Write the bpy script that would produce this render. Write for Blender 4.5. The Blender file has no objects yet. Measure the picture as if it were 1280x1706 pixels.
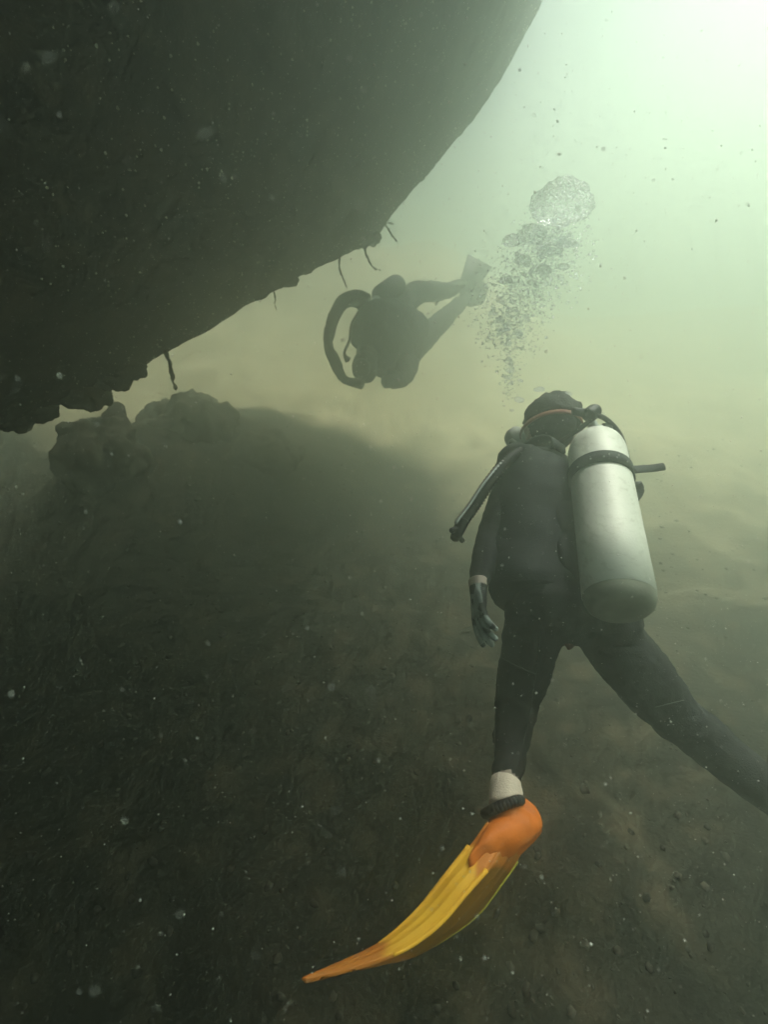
import bpy, bmesh, math, random
from mathutils import Vector, Matrix, noise

R = math.radians
random.seed(7)
scene = bpy.context.scene
col = scene.collection

# ------------------------------------------------------------------ camera
FPX, CX, CY = 790.0, 640.0, 853.0          # focal length and centre in photo pixels
PITCH = R(24.0)
CAM = Vector((0.0, 0.0, 1.7))
cd = bpy.data.cameras.new('camera')
cd.sensor_fit = 'HORIZONTAL'
cd.sensor_width = 36.0
cd.lens = 36.0 * FPX / 1280.0
cd.clip_start = 0.02
cd.clip_end = 500
cd.dof.use_dof = True
cd.dof.focus_distance = 1.5
cd.dof.aperture_fstop = 3.6
cam = bpy.data.objects.new('camera', cd)
cam.location = CAM
cam.rotation_euler = (R(90) - PITCH, 0, 0)
col.objects.link(cam)
scene.camera = cam

# ------------------------------------------------------------------ light
SUN_AZ, SUN_EL = R(42.0), R(66.0)          # azimuth to the right of straight ahead
sdir = Vector((math.sin(SUN_AZ) * math.cos(SUN_EL), math.cos(SUN_AZ) * math.cos(SUN_EL), math.sin(SUN_EL)))
world = bpy.data.worlds.new('World')
scene.world = world
world.use_nodes = True
wn = world.node_tree
wn.nodes.clear()
wo = wn.nodes.new('ShaderNodeOutputWorld')
bg = wn.nodes.new('ShaderNodeBackground')
sky = wn.nodes.new('ShaderNodeTexSky')
sky.sky_type = 'NISHITA'
sky.sun_disc = False
sky.sun_elevation = SUN_EL
sky.sun_rotation = SUN_AZ
sky.air_density = 1.0
sky.dust_density = 2.0
sky.ozone_density = 0.6
bg.inputs['Strength'].default_value = 0.05
wn.links.new(sky.outputs[0], bg.inputs['Color'])
wn.links.new(bg.outputs[0], wo.inputs['Surface'])
sl = bpy.data.lights.new('sun', 'SUN')
sl.energy = 5.0
sl.angle = R(18)
sl.color = (1.0, 0.97, 0.90)
sun = bpy.data.objects.new('sun', sl)
sun.rotation_euler = (-sdir).to_track_quat('-Z', 'Y').to_euler()
sun.location = (6, 6, 12)
col.objects.link(sun)

scene.render.engine = 'CYCLES'
scene.view_settings.view_transform = 'Standard'
scene.view_settings.look = 'None'
scene.view_settings.gamma = 1.0
scene.view_settings.use_curve_mapping = False
scene.view_settings.exposure = 1.42
scene.cycles.use_denoising = True
scene.cycles.use_adaptive_sampling = True
scene.cycles.adaptive_threshold = 0.03
scene.cycles.max_bounces = 6
scene.cycles.diffuse_bounces = 3
scene.cycles.glossy_bounces = 3
scene.cycles.transmission_bounces = 4
scene.cycles.volume_bounces = 2
scene.cycles.transparent_max_bounces = 12
scene.cycles.sample_clamp_indirect = 6.0

# water the whole place lies in
HAZE_DENSITY = 0.31
HAZE_COLOR = (0.768, 0.878, 0.766)
HAZE_G = 0.73

# ------------------------------------------------------------------ helpers
_c, _s = math.cos(PITCH), math.sin(PITCH)

def P(px, py, d):
    """Point of the place that is seen at photo pixel (px, py), d metres ahead of the lens plane."""
    x = (px - CX) / FPX * d
    y = (CY - py) / FPX * d
    return CAM + Vector((x, d * _c + y * _s, y * _c - d * _s))

def fbm(p, f, o=4, seed=0.0):
    q = Vector((p[0] * f + seed, p[1] * f - seed * 0.7, p[2] * f + seed * 1.3))
    return noise.fractal(q, 0.9, 2.1, o)

def mat(name, color, rough=0.6, metal=0.0, var=0.25, scale=12.0, bump=0.15, bscale=60.0, spec=0.3, color2=None, detail=6.0):
    m = bpy.data.materials.new(name)
    m.use_nodes = True
    nt = m.node_tree
    b = nt.nodes['Principled BSDF']
    b.inputs['Roughness'].default_value = rough
    b.inputs['Metallic'].default_value = metal
    b.inputs['Specular IOR Level'].default_value = spec
    tc = nt.nodes.new('ShaderNodeTexCoord')
    n1 = nt.nodes.new('ShaderNodeTexNoise')
    n1.inputs['Scale'].default_value = scale
    n1.inputs['Detail'].default_value = detail
    nt.links.new(tc.outputs['Object'], n1.inputs['Vector'])
    ramp = nt.nodes.new('ShaderNodeValToRGB')
    lo = tuple(c * (1 - var) for c in color)
    hi = tuple(min(1, c * (1 + var)) for c in color) if color2 is None else color2
    ramp.color_ramp.elements[0].position = 0.32
    ramp.color_ramp.elements[1].position = 0.68
    ramp.color_ramp.elements[0].color = (*lo, 1)
    ramp.color_ramp.elements[1].color = (*hi, 1)
    nt.links.new(n1.outputs['Fac'], ramp.inputs[0])
    nt.links.new(ramp.outputs[0], b.inputs['Base Color'])
    if bump > 0:
        n2 = nt.nodes.new('ShaderNodeTexNoise')
        n2.inputs['Scale'].default_value = bscale
        n2.inputs['Detail'].default_value = 5
        nt.links.new(tc.outputs['Object'], n2.inputs['Vector'])
        bp = nt.nodes.new('ShaderNodeBump')
        bp.inputs['Strength'].default_value = bump
        bp.inputs['Distance'].default_value = 0.01
        nt.links.new(n2.outputs['Fac'], bp.inputs['Height'])
        nt.links.new(bp.outputs[0], b.inputs['Normal'])
    return m

def link(name, me, materials, parent=None, smooth=True):
    o = bpy.data.objects.new(name, me)
    if not isinstance(materials, (list, tuple)):
        materials = [materials]
    for m in materials:
        if m is not None:
            me.materials.append(m)
    if smooth:
        me.polygons.foreach_set('use_smooth', [True] * len(me.polygons))
    col.objects.link(o)
    if parent is not None:
        o.parent = parent
        o.matrix_parent_inverse = parent_world(parent).inverted()
    return o

def parent_world(p):
    m = p.matrix_basis.copy()
    if p.parent is not None:
        m = parent_world(p.parent) @ p.matrix_parent_inverse @ m
    return m

def mesh(name, verts, faces):
    me = bpy.data.meshes.new(name)
    me.from_pydata([tuple(v) for v in verts], [], faces)
    me.update()
    return me

def bm_mesh(name, bm):
    me = bpy.data.meshes.new(name)
    bmesh.ops.recalc_face_normals(bm, faces=bm.faces)
    bm.to_mesh(me)
    bm.free()
    return me

def tag(o, label, cat=None, group=None, kind=None):
    if label: o['label'] = label
    if cat: o['category'] = cat
    if group: o['group'] = group
    if kind: o['kind'] = kind
    return o

def empty(name, loc):
    o = bpy.data.objects.new(name, None)
    o.location = loc
    o.empty_display_size = 0.1
    col.objects.link(o)
    return o

def frame(t, ref):
    t = t.normalized()
    a = (ref - t * ref.dot(t))
    if a.length < 1e-5:
        a = t.orthogonal()
    a.normalize()
    return a, t.cross(a).normalized()

def smooth_path(pts, radii, k):
    """Catmull-Rom through pts, k steps for each span."""
    n = len(pts)
    out, orad = [], []
    for i in range(n - 1):
        p0, p1, p2, p3 = pts[max(i - 1, 0)], pts[i], pts[i + 1], pts[min(i + 2, n - 1)]
        for j in range(k):
            t = j / k
            out.append(0.5 * ((2 * p1) + (p2 - p0) * t + (2 * p0 - 5 * p1 + 4 * p2 - p3) * t * t + (3 * p1 - p0 - 3 * p2 + p3) * t ** 3))
            u = t * t * (3 - 2 * t)
            orad.append(tuple(a * (1 - u) + b * u for a, b in zip(radii[i], radii[i + 1])))
    out.append(pts[-1]); orad.append(radii[-1])
    return out, orad

def tube(bm, pts, radii, ref=Vector((0, 0, 1)), n=14, k=5, caps=True):
    """Closed loft; radii are numbers or (ra, rb) with ra along ref."""
    pts = [Vector(p) for p in pts]
    radii = [(r, r) if not isinstance(r, tuple) else r for r in radii]
    if k > 1:
        pts, radii = smooth_path(pts, radii, k)
    rings = []
    m = len(pts)
    for i, (p, r) in enumerate(zip(pts, radii)):
        t = pts[min(i + 1, m - 1)] - pts[max(i - 1, 0)]
        a, b = frame(t, ref)
        rings.append([bm.verts.new(p + a * (r[0] * math.cos(2 * math.pi * j / n)) + b * (r[1] * math.sin(2 * math.pi * j / n))) for j in range(n)])
    for i in range(m - 1):
        for j in range(n):
            bm.faces.new((rings[i][j], rings[i][(j + 1) % n], rings[i + 1][(j + 1) % n], rings[i + 1][j]))
    if caps:
        for ring, p, q, r in ((rings[0], pts[0], pts[1], radii[0]), (rings[-1], pts[-1], pts[-2], radii[-1])):
            c = bm.verts.new(p + (p - q).normalized() * min(r) * 0.5)
            for j in range(n):
                bm.faces.new((ring[j], ring[(j + 1) % n], c))

def ellip(bm, c, axes, radii, sub=2):
    M = Matrix((axes[0], axes[1], axes[2])).transposed().to_4x4()
    S = Matrix.Diagonal((*radii, 1))
    bmesh.ops.create_icosphere(bm, subdivisions=sub, radius=1.0, matrix=Matrix.Translation(c) @ M @ S)

def lathe(bm, p0, axis, prof, n=32, ref=Vector((0, 0, 1))):
    """prof = [(radius, distance along axis)]"""
    a, b = frame(axis, ref)
    ax = axis.normalized()
    rings = []
    for r, h in prof:
        if r < 1e-5:
            rings.append([bm.verts.new(p0 + ax * h)])
        else:
            rings.append([bm.verts.new(p0 + ax * h + a * r * math.cos(2 * math.pi * j / n) + b * r * math.sin(2 * math.pi * j / n)) for j in range(n)])
    for i in range(len(rings) - 1):
        A, B = rings[i], rings[i + 1]
        for j in range(n):
            j2 = (j + 1) % n
            if len(A) == 1 and len(B) == 1: continue
            if len(A) == 1: bm.faces.new((A[0], B[j2], B[j]))
            elif len(B) == 1: bm.faces.new((A[j], A[j2], B[0]))
            else: bm.faces.new((A[j], A[j2], B[j2], B[j]))

def union(bm, voxel, iters=4, factor=0.5):
    """One continuous skin round everything in bm."""
    me = bm_mesh('tmp', bm)
    o = bpy.data.objects.new('tmp', me)
    col.objects.link(o)
    m = o.modifiers.new('r', 'REMESH'); m.mode = 'VOXEL'; m.voxel_size = voxel
    if iters:
        s = o.modifiers.new('s', 'SMOOTH'); s.iterations = iters; s.factor = factor
    dg = bpy.context.evaluated_depsgraph_get()
    dg.update()
    out = bpy.data.meshes.new_from_object(o.evaluated_get(dg))
    bpy.data.objects.remove(o)
    bpy.data.meshes.remove(me)
    return out

def ripple(me, amp, f, seed=0.0, o=3):
    me.update()
    nn = [v.normal.copy() for v in me.vertices]
    for v, nr in zip(me.vertices, nn):
        v.co += nr * amp * fbm(v.co, f, o, seed)
    me.update()

def strap(bm, pts, normals, width, thick):
    """Flat band along pts; normals point away from what it lies on."""
    m = len(pts); rows = []
    for i in range(m):
        t = (pts[min(i + 1, m - 1)] - pts[max(i - 1, 0)]).normalized()
        nr = normals[i].normalized()
        w = t.cross(nr).normalized()
        rows.append([bm.verts.new(pts[i] + w * a * width / 2 + nr * b * thick) for a, b in ((-1, 0), (1, 0), (1, 1), (-1, 1))])
    for i in range(m - 1):
        for j in range(4):
            bm.faces.new((rows[i][j], rows[i][(j + 1) % 4], rows[i + 1][(j + 1) % 4], rows[i + 1][j]))
    bm.faces.new(rows[0]); bm.faces.new(rows[-1])

# ------------------------------------------------------------------ materials
M_suit = mat('black_neoprene', (0.008, 0.009, 0.010), rough=0.75, var=0.4, scale=9, bump=0.25, bscale=220, spec=0.25)
M_vest = mat('black_nylon', (0.010, 0.012, 0.014), rough=0.7, var=0.4, scale=16, bump=0.3, bscale=300, spec=0.25)
M_maroon = mat('maroon_webbing', (0.10, 0.035, 0.028), rough=0.8, var=0.3, scale=40, bump=0.2)
M_seam = mat('grey_seam', (0.035, 0.038, 0.035), rough=0.8, var=0.3, bump=0.0)
M_rubber = mat('black_rubber', (0.014, 0.015, 0.015), rough=0.5, var=0.3, scale=25, bump=0.1)
M_chrome = mat('satin_chrome', (0.45, 0.46, 0.45), rough=0.35, metal=0.9, var=0.15, bump=0.05)
M_tank = mat('brushed_aluminium', (0.60, 0.60, 0.53), rough=0.58, metal=0.18, var=0.10, scale=7, bump=0.06, bscale=150, spec=0.5)
def scuff(m, dark, amount):
    nt = m.node_tree
    L = nt.links.new
    b = nt.nodes['Principled BSDF']
    src = b.inputs['Base Color'].links[0].from_socket
    tc = nt.nodes.new('ShaderNodeTexCoord')
    mp = nt.nodes.new('ShaderNodeMapping'); mp.inputs['Scale'].default_value = (9, 9, 26); mp.inputs['Rotation'].default_value = (0.6, 0.4, 0.2)
    n = nt.nodes.new('ShaderNodeTexNoise'); n.inputs['Scale'].default_value = 2.5; n.inputs['Detail'].default_value = 9; n.inputs['Roughness'].default_value = 0.72
    r = nt.nodes.new('ShaderNodeMapRange'); r.inputs['From Min'].default_value = 0.52; r.inputs['From Max'].default_value = 0.74; r.inputs['To Max'].default_value = amount
    mx = nt.nodes.new('ShaderNodeMix'); mx.data_type = 'RGBA'; mx.inputs[7].default_value = (*dark, 1)
    L(tc.outputs['Object'], mp.inputs[0]); L(mp.outputs[0], n.inputs['Vector']); L(n.outputs['Fac'], r.inputs['Value'])
    L(r.outputs[0], mx.inputs[0]); L(src, mx.inputs[6]); L(mx.outputs[2], b.inputs['Base Color'])
scuff(M_tank, (0.30, 0.29, 0.22), 0.75)
M_orange = mat('orange_rubber', (0.64, 0.155, 0.010), rough=0.55, var=0.10, scale=18, bump=0.08, bscale=160)
M_yellow = mat('yellow_blade', (1.0, 0.49, 0.035), rough=0.5, var=0.10, scale=14, bump=0.06, bscale=120)
M_amber = mat('shaded_amber_blade_panel', (0.30, 0.15, 0.012), rough=0.5, var=0.18, scale=14, bump=0.08, bscale=120)
def blade_material(name, main, ends):
    m = mat(name, main, rough=0.45, var=0.12, scale=14, bump=0.06, bscale=120)
    nt = m.node_tree
    L = nt.links.new
    b = nt.nodes['Principled BSDF']
    src = b.inputs['Base Color'].links[0].from_socket
    at = nt.nodes.new('ShaderNodeAttribute'); at.attribute_name = 'along'
    r = nt.nodes.new('ShaderNodeValToRGB')
    e = r.color_ramp.elements
    e[0].position = 0.17; e[0].color = (1, 1, 1, 1)
    e[1].position = 0.73; e[1].color = (1, 1, 1, 1)
    for p in (0.20, 0.67):
        k = e.new(p); k.color = (0, 0, 0, 1)
    L(at.outputs['Fac'], r.inputs[0])
    mx = nt.nodes.new('ShaderNodeMix'); mx.data_type = 'RGBA'
    mx.inputs[7].default_value = (*ends, 1)
    L(r.outputs[0], mx.inputs[0]); L(src, mx.inputs[6]); L(mx.outputs[2], b.inputs['Base Color'])
    tl = nt.nodes.new('ShaderNodeBsdfTranslucent'); ms = nt.nodes.new('ShaderNodeMixShader'); ms.inputs[0].default_value = 0.08
    L(mx.outputs[2], tl.inputs[0]); L(b.outputs[0], ms.inputs[1]); L(tl.outputs[0], ms.inputs[2])
    L(ms.outputs[0], nt.nodes['Material Output'].inputs['Surface'])
    return m
M_blade = blade_material('yellow_and_orange_blade', (1.0, 0.49, 0.035), (0.66, 0.21, 0.025))
M_blade_shaded = blade_material('shaded_amber_and_orange_blade', (0.24, 0.105, 0.010), (0.50, 0.16, 0.015))  # shaded half of the blade: its shade is put into the colour
M_rim = mat('lime_yellow_edge', (0.55, 0.48, 0.05), rough=0.5, var=0.1)
M_skin = mat('skin', (0.34, 0.28, 0.235), rough=0.55, var=0.12, scale=20, bump=0.08)
M_sock = mat('cream_sock', (0.62, 0.52, 0.42), rough=0.85, var=0.10, scale=30, bump=0.3, bscale=260)
M_hair = mat('dark_hair', (0.012, 0.010, 0.009), rough=0.6, var=0.5, scale=60, bump=0.5, bscale=180)
M_red = mat('coral_red_strap', (0.22, 0.075, 0.05), rough=0.6, var=0.2, scale=30, bump=0.1)
M_silicone = mat('clear_silicone', (0.42, 0.42, 0.38), rough=0.4, var=0.15, scale=30, bump=0.05)
M_glove = mat('grey_glove', (0.20, 0.23, 0.21), rough=0.8, var=0.3, scale=60, bump=0.2, bscale=200)
M_gloved = mat('black_glove_palm', (0.015, 0.017, 0.017), rough=0.7, var=0.4, scale=60, bump=0.2, bscale=200)
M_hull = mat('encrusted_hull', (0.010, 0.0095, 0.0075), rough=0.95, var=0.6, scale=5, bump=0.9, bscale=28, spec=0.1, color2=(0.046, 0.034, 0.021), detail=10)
def mottle(m, tint, amount, scale):
    nt = m.node_tree
    L = nt.links.new
    b = nt.nodes['Principled BSDF']
    src = b.inputs['Base Color'].links[0].from_socket
    tc = nt.nodes.new('ShaderNodeTexCoord')
    n = nt.nodes.new('ShaderNodeTexNoise'); n.inputs['Scale'].default_value = scale; n.inputs['Detail'].default_value = 10; n.inputs['Roughness'].default_value = 0.75
    r = nt.nodes.new('ShaderNodeMapRange'); r.inputs['From Min'].default_value = 0.50; r.inputs['From Max'].default_value = 0.66; r.inputs['To Max'].default_value = amount
    mx = nt.nodes.new('ShaderNodeMix'); mx.data_type = 'RGBA'; mx.inputs[7].default_value = (*tint, 1)
    L(tc.outputs['Object'], n.inputs['Vector']); L(n.outputs['Fac'], r.inputs['Value'])
    L(r.outputs[0], mx.inputs[0]); L(src, mx.inputs[6]); L(mx.outputs[2], b.inputs['Base Color'])
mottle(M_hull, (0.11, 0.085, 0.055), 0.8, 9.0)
M_crust = mat('barnacle_shell', (0.68, 0.62, 0.50), rough=0.9, var=0.6, scale=40, bump=0.3, spec=0.15)
M_weed = mat('brown_weed', (0.035, 0.032, 0.018), rough=0.9, var=0.4, scale=40, bump=0.3)
M_rock = mat('silted_rock', (0.028, 0.026, 0.018), rough=0.95, var=0.5, scale=4, bump=0.7, bscale=22, spec=0.1, color2=(0.06, 0.052, 0.034))
M_pebble = mat('rubble', (0.030, 0.028, 0.021), rough=0.95, var=0.6, scale=9, bump=0.4, spec=0.1, color2=(0.075, 0.064, 0.046))
M_snow = mat('drifting_silt', (0.88, 0.84, 0.74), rough=0.9, var=0.3, scale=30, bump=0.0)

def bubble_material(name, base, pale, shine, ior, bscale, bump):
    """Air in water: mostly clear, a silvery fresnel sheen, white glints painted in as pale froth patches."""
    m = bpy.data.materials.new(name)
    m.use_nodes = True
    nt = m.node_tree
    nt.nodes.clear()
    N, L = nt.nodes.new, nt.links.new
    out = N('ShaderNodeOutputMaterial')
    tr = N('ShaderNodeBsdfTransparent')
    tr.inputs[0].default_value = (0.985, 0.995, 0.995, 1)
    tl = N('ShaderNodeBsdfTranslucent'); tl.inputs[0].default_value = (0.9, 0.93, 0.92, 1)
    df = N('ShaderNodeBsdfDiffuse'); df.inputs[0].default_value = (0.9, 0.93, 0.92, 1)
    ms = N('ShaderNodeMixShader'); ms.inputs[0].default_value = 0.15
    L(tl.outputs[0], ms.inputs[1]); L(df.outputs[0], ms.inputs[2])
    m1 = N('ShaderNodeMixShader')
    fn = N('ShaderNodeTexNoise'); fn.inputs['Scale'].default_value = bscale * 2.2; fn.inputs['Detail'].default_value = 2
    fm = N('ShaderNodeMapRange'); fm.inputs['From Min'].default_value = 0.51; fm.inputs['From Max'].default_value = 0.58  # noise picks the pale patches painted in as glints
    fm.inputs['To Min'].default_value = base; fm.inputs['To Max'].default_value = pale
    L(fn.outputs['Fac'], fm.inputs['Value']); L(fm.outputs[0], m1.inputs[0])
    L(tr.outputs[0], m1.inputs[1]); L(ms.outputs[0], m1.inputs[2])
    gl = N('ShaderNodeBsdfGlossy'); gl.inputs['Roughness'].default_value = 0.10
    fr = N('ShaderNodeFresnel'); fr.inputs['IOR'].default_value = ior
    mu = N('ShaderNodeMath'); mu.operation = 'MULTIPLY'; mu.inputs[1].default_value = shine
    tc = N('ShaderNodeTexCoord')
    nz = N('ShaderNodeTexNoise'); nz.inputs['Scale'].default_value = bscale; nz.inputs['Detail'].default_value = 4
    bp = N('ShaderNodeBump'); bp.inputs['Strength'].default_value = bump; bp.inputs['Distance'].default_value = 0.012
    L(tc.outputs['Object'], fn.inputs['Vector']); L(tc.outputs['Object'], nz.inputs['Vector']); L(nz.outputs['Fac'], bp.inputs['Height'])
    for n in (gl, fr, df): L(bp.outputs[0], n.inputs['Normal'])
    L(fr.outputs[0], mu.inputs[0])
    m2 = N('ShaderNodeMixShader')
    L(mu.outputs[0], m2.inputs[0]); L(m1.outputs[0], m2.inputs[1]); L(gl.outputs[0], m2.inputs[2])
    L(m2.outputs[0], out.inputs['Surface'])
    return m
M_bubble = bubble_material('air_bubble_dome', 0.06, 0.9, 0.30, 1.33, 75, 0.30)
M_bubble_small = bubble_material('air_bubble', 0.03, 0.9, 0.22, 1.33, 34, 0.12)

def seabed_material():
    m = bpy.data.materials.new('silt_and_sand')
    m.use_nodes = True
    nt = m.node_tree
    L = nt.links.new
    b = nt.nodes['Principled BSDF']
    b.inputs['Roughness'].default_value = 0.95
    b.inputs['Specular IOR Level'].default_value = 0.1
    tc = nt.nodes.new('ShaderNodeTexCoord')
    def noise_(scale, detail=8):
        n = nt.nodes.new('ShaderNodeTexNoise')
        n.inputs['Scale'].default_value = scale
        n.inputs['Detail'].default_value = detail
        L(tc.outputs['Object'], n.inputs['Vector'])
        return n
    def ramp(inp, stops):
        r = nt.nodes.new('ShaderNodeValToRGB')
        e = r.color_ramp.elements
        e[0].position, e[1].position = stops[0][0], stops[-1][0]
        e[0].color, e[1].color = (*stops[0][1], 1), (*stops[-1][1], 1)
        for p, c in stops[1:-1]:
            k = e.new(p); k.color = (*c, 1)
        L(inp, r.inputs[0])
        return r
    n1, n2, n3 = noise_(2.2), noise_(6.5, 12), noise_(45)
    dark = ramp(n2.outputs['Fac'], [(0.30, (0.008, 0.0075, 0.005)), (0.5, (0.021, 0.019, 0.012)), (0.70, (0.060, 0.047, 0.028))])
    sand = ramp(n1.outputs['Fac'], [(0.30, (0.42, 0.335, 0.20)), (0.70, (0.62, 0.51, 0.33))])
    at = nt.nodes.new('ShaderNodeAttribute')
    at.attribute_name = 'sand'
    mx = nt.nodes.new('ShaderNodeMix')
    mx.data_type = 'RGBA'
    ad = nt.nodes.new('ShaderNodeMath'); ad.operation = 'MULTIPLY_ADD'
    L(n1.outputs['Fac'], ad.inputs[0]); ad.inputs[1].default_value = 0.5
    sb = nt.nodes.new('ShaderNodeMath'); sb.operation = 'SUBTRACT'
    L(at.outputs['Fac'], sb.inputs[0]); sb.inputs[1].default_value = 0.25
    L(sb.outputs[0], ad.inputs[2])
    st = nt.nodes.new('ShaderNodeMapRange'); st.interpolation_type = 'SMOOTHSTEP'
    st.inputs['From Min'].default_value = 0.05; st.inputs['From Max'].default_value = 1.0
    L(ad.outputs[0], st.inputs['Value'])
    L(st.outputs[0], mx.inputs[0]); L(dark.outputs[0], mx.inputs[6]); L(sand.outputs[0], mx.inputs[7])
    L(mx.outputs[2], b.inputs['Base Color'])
    bp = nt.nodes.new('ShaderNodeBump'); bp.inputs['Strength'].default_value = 0.5; bp.inputs['Distance'].default_value = 0.02
    L(n3.outputs['Fac'], bp.inputs['Height']); L(bp.outputs[0], b.inputs['Normal'])
    return m

# ------------------------------------------------------------------ seabed
MOUNDS = [(-1.80, 4.55, 0.50, 0.62, 0.70), (-2.25, 3.65, 0.42, 0.36, 0.45), (-0.95, 4.35, 0.22, 0.75, 0.60),
          (-5.6, 4.2, 0.5, 1.2, 0.9), (2.6, 4.8, 0.28, 1.0, 0.6), (1.0, 8.0, 0.45, 1.8, 0.8), (-0.6, 9.5, 0.5, 2.5, 0.9), (5.0, 8.5, 0.6, 2.2, 1.2), (-3.5, 10.5, 0.9, 2.6, 1.0), (2.6, 12.5, 1.2, 2.5, 1.5), (8.5, 11.0, 1.5, 3.0, 1.8), (-9.0, 9.0, 1.4, 3.0, 2.0), (4.6, 6.2, 0.4, 1.1, 0.7)]

def seabed_z(x, y):
    z = 0.0
    for mx, my, h, sx, sy in MOUNDS:
        z += h * math.exp(-0.5 * ((x - mx) / sx) ** 2 - 0.5 * ((y - my) / sy) ** 2)
    # a sand bank climbs away beyond the hull, and falls off to the right
    w = min(1.0, max(0.0, (4.2 - x) / 3.6)); w = w * w * (3 - 2 * w)
    q = 0.42 * math.log1p(math.exp(min(40.0, (y - 5.0) / 0.35))) * 0.35
    z += w * 2.6 * (1 - math.exp(-q / 2.2))
    p = (x, y, 0.0)
    z += 0.10 * fbm(p, 0.55, 3, 3.1) + 0.045 * fbm(p, 2.1, 4, 9.2) + 0.016 * fbm(p, 9.0, 3, 1.7)
    return z

def build_seabed():
    N = 330
    def warp(i, lo, hi, c):
        t = 2.0 * i / (N - 1) - 1.0
        s = 0.12 * t + 0.88 * t ** 3 if True else t
        return c + (hi - c) * s if s > 0 else c + (c - lo) * s
    xs = [warp(i, -34, 34, 0.0) for i in range(N)]
    ys = [warp(i, -30, 38, 2.6) for i in range(N)]
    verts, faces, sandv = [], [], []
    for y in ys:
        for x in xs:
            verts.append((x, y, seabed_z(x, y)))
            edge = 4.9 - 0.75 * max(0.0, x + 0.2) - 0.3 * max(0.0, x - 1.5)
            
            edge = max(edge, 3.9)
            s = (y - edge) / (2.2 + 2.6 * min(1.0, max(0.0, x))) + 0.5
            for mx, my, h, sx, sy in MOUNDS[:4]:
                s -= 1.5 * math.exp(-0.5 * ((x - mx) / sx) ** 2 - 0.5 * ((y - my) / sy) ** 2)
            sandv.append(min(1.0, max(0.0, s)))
    for j in range(N - 1):
        for i in range(N - 1):
            a = j * N + i
            faces.append((a, a + 1, a + N + 1, a + N))
    me = mesh('seabed', verts, faces)
    at = me.attributes.new('sand', 'FLOAT', 'POINT')
    at.data.foreach_set('value', sandv)
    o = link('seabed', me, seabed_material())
    tag(o, None, kind='structure')
build_seabed()

# ------------------------------------------------------------------ overhanging hull
EDGE = [(-1100, 1010, 2.6), (-700, 950, 2.7), (-420, 880, 2.75), (-200, 800, 2.8), (0, 712, 2.85), (140, 655, 2.95), (275, 590, 3.15), (450, 490, 3.6), (540, 443, 3.9), (600, 412, 4.1), (660, 352, 4.25),  # left end out of view, added to block light from that side
        (720, 282, 4.25), (780, 208, 4.1), (840, 124, 3.9), (880, 48, 3.65), (906, -10, 3.5), (908, -70, 3.5), (890, -180, 3.5), (850, -320, 3.5)]  # end above the view bent back to let sun reach the diver
def hull_edge(t):
    n = len(EDGE) - 1
    u = min(max(t, 0), 0.99999) * n
    i = int(u); f = u - i
    pts = [P(*EDGE[max(0, min(n, k))]) for k in (i - 1, i, i + 1, i + 2)]
    p0, p1, p2, p3 = pts
    return 0.5 * ((2 * p1) + (p2 - p0) * f + (2 * p0 - 5 * p1 + 4 * p2 - p3) * f * f + (3 * p1 - p0 - 3 * p2 + p3) * f ** 3)

def hull_point(t, s):
    """s: 0 at the lower edge, 1 high over the camera; below 0 round the far side."""
    e = hull_edge(t)
    if s >= 0:
        u = min(1.0, max(0.0, (s - 0.4) / 0.6)); u = u * u * (3 - 2 * u)  # unseen part overhead, widened right and back to shade the near water
        v = (e + Vector((-0.42, -1.30, 0.80)) * (s * 3.3) + Vector((1.9, -0.5, 0)) * u
             + Vector((-0.1, -0.45, -0.75)) * (0.85 * math.sin(math.pi * min(1, s * 1.05))))
        rz = v.z - CAM.z                                  # the flank rounds over into a level bottom
        if rz > 1.9: v.z = CAM.z + 1.9 + 0.75 * (1 - math.exp(-(rz - 1.9) / 0.75))
    else:
        q = -s
        v = e + Vector((-0.15, 0.28, 0.0)) * min(1.0, q * 1.6) + Vector((0.0, 0.1, 2.2)) * (q ** 1.3)
    return v

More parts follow.
